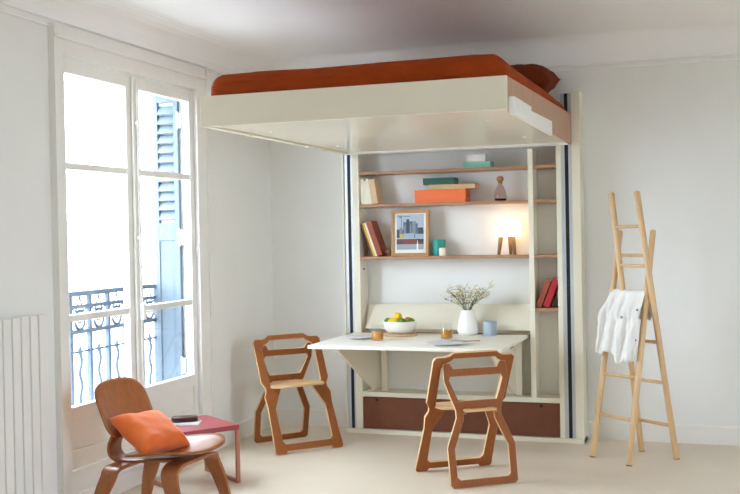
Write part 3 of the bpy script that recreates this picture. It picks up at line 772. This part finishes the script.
# ================================================================== RED SIDE TABLE
A = Vector((-1.14, -1.84, 0)); ang = math.atan2(.57, -.82)
t = thing('side_table', 'low dusty red side table beside the lounge chair', 'side table', tuple(A), ang)
LT, WT, HT = .44, .43, .355          # local x along e1 (away), local y along e2
obj('table_top', B(0, LT, 0, WT, HT - .03, HT), M_RED, t, bevel=.002)
for y in (.0, WT - .022):
    ls = bpy.data.objects.new('leg_loop', None); COL.objects.link(ls); ls.parent = t
    obj('leg', B(.002, .022, y, y + .022, 0.018, HT - .03), M_COPPER, ls); obj('leg', B(LT - .022, LT - .002, y, y + .022, .018, HT - .03), M_COPPER, ls)
    obj('floor_bar', B(.002, LT - .002, y, y + .022, 0, .018), M_COPPER, ls)
t2 = thing('magazine', 'pale magazine lying on the red side table', 'magazine', (-1.50, -1.90, HT + .0005), R(20))
obj('pages', B(-.11, .11, -.075, .075, 0, .006), mat('magazine_paper', (222, 222, 220), .5, .08, 25), t2)
obj('cover', B(-.11, .11, -.075, .075, .006, .0068), mat('magazine_cover', (196, 194, 190), .35, .25, 18), t2)
t2 = thing('glasses_case', 'dark brown leather case lying on the magazine', 'case', (-1.505, -1.86, HT + .0078), R(34))
lea = mat('dark_brown_leather', (74, 34, 30), .3, .06, 20)
for nm, za, zb in (('lower_half', 0, .013), ('upper_half', .014, .030)):
    bm = bmesh.new(); f = superell(.082, .042, 3.2)
    lo_, hi_ = [], []
    prof = [(za, .93), (za + .005, 1), (zb - .005, 1), (zb, .90)]
    rings = [[bm.verts.new((f(2 * math.pi * k / 32)[0] * q, f(2 * math.pi * k / 32)[1] * q, z)) for k in range(32)] for z, q in prof]
    for a, b in zip(rings, rings[1:]):
        for k in range(32): bm.faces.new((a[k], a[(k + 1) % 32], b[(k + 1) % 32], b[k]))
    bm.faces.new(rings[0]); bm.faces.new(rings[-1])
    obj(nm, bm, lea, t2, True)

# ================================================================== LADDER
t = thing('crossed_ladder', 'pale wooden crossed decorative ladder standing by the back wall', 'ladder')
r_ = Vector((.775, -.632, 0)); s_ = Vector((.632, .775, 0))
fb, fa = Vector((.945, -.71, 0)), Vector((1.230, -.440, 0))
def ladder_half(foot, top, w0, w1, rungs, rad=.0195):
    h = bpy.data.objects.new('ladder_half', None); COL.objects.link(h); h.parent = t
    for sg in (-1, 1):
        a, b = foot + r_ * sg * w0, top + r_ * sg * w1
        d = (b - a).normalized()
        bm = bmesh.new(); tube(bm, [a, a + d * .004, b - d * .008, b], [rad * .9, rad, rad, rad * .6], 12); obj('rail', bm, M_ASH, h, True)
        bm = bmesh.new(); tube(bm, [a + Vector((0, 0, -.0)), a + d * .006], rad * 1.02, 12); obj('foot_pad', bm, mat('felt_pad', (110, 80, 56), .9), h)
    for z in rungs:
        k = z / top.z; c = foot.lerp(top, k); w = w0 + (w1 - w0) * k
        bm = bmesh.new(); tube(bm, [c - r_ * (w - .008), c + r_ * (w - .008)], .0115, 10); obj('rung', bm, M_ASH, h, True)
LA_TOP = fa - s_ * .285 + Vector((0, 0, 1.74)); LB_TOP = fb + s_ * .285 - r_ * .018 + Vector((0, 0, 1.49))
ladder_half(fb, LB_TOP, .162, .146, [.280, .545, 1.085, 1.325])
ladder_half(fa, LA_TOP, .150, .112, [.22, .50, .765, 1.26, 1.515])

# cloth hung over the third rung
def cloth():
    k = 1.085 / 1.49; c = fb.lerp(LB_TOP, k); bm = bmesh.new()
    nu, nv = 46, 34; grid = []
    out = Vector((-.632, -.775, 0))               # towards the front of ladder B
    lf, lb = .475, .20
    for i in range(nu + 1):
        a = i / nu; row = []
        xx = -.150 + .302 * a
        lfa = lf * (.84 + .16 * a + .05 * math.sin(11 * a + 1) + .03 * math.sin(23 * a)) 
        for j in range(nv + 1):
            s = -lb + (lb + lfa) * j / nv
            d = .0145
            if s > .02: fall = s - .02; pos = out * d; z = -fall
            elif s < -.02: fall = -s - .02; pos = out * -d; z = -fall
            else:
                th = s / .02 * math.pi / 2; pos = out * (d * math.sin(th)); z = d * math.cos(th); fall = 0
            g = min(1, fall / .12)
            fold = g * (.018 * math.sin(a * 21 + 1.3 * fall * 6) + .010 * math.sin(a * 43 + 2)) + g * .02 + g * .022 * noise.noise(Vector((a * 7, fall * 9, 2 if s > 0 else 9))) + g * .010 * noise.noise(Vector((a * 19, fall * 22, 5)))
            p = c + r_ * (xx * (1 + .05 * g) - (.02 * g * (1 - a) if s > 0 else 0)) + pos * (1 + 0) + Vector((0, 0, z + .0))
            p += out * (abs(fold) if s > 0 else -abs(fold)) 
            if s > 0: p += out * (-.0) - (s_ * -.0)
            # follow the leaning ladder so that the cloth stays in front of the rails
            if s > 0: p += -s_ * (.24 * fall) if fall else Vector((0, 0, 0))
            row.append(bm.verts.new(p))
        grid.append(row)
    for i in range(nu):
        for j in range(nv): bm.faces.new((grid[i][j], grid[i + 1][j], grid[i + 1][j + 1], grid[i][j + 1]))
    grid_co = [[v.co.copy() for v in row] for row in grid]
    o = obj('draped_cloth', bm, mat('white_linen', (236, 234, 230), .9, .03, 12, .15, 120), None, True)
    md = o.modifiers.new('thick', 'SOLIDIFY'); md.thickness = .003; md.offset = 1
    for a_, j in ((.60, 19), (.97, 17), (.95, 27)):
        p = grid_co[int(a_ * nu)][j] - s_ * .002
        bm = bmesh.new(); tube(bm, [p, p - s_ * .005], .008, 10); obj('button', bm, mat('horn_button', (150, 116, 76), .5), o)
    tag(o, 'crumpled white linen cloth hung over a rung of the ladder', 'cloth')
cloth()
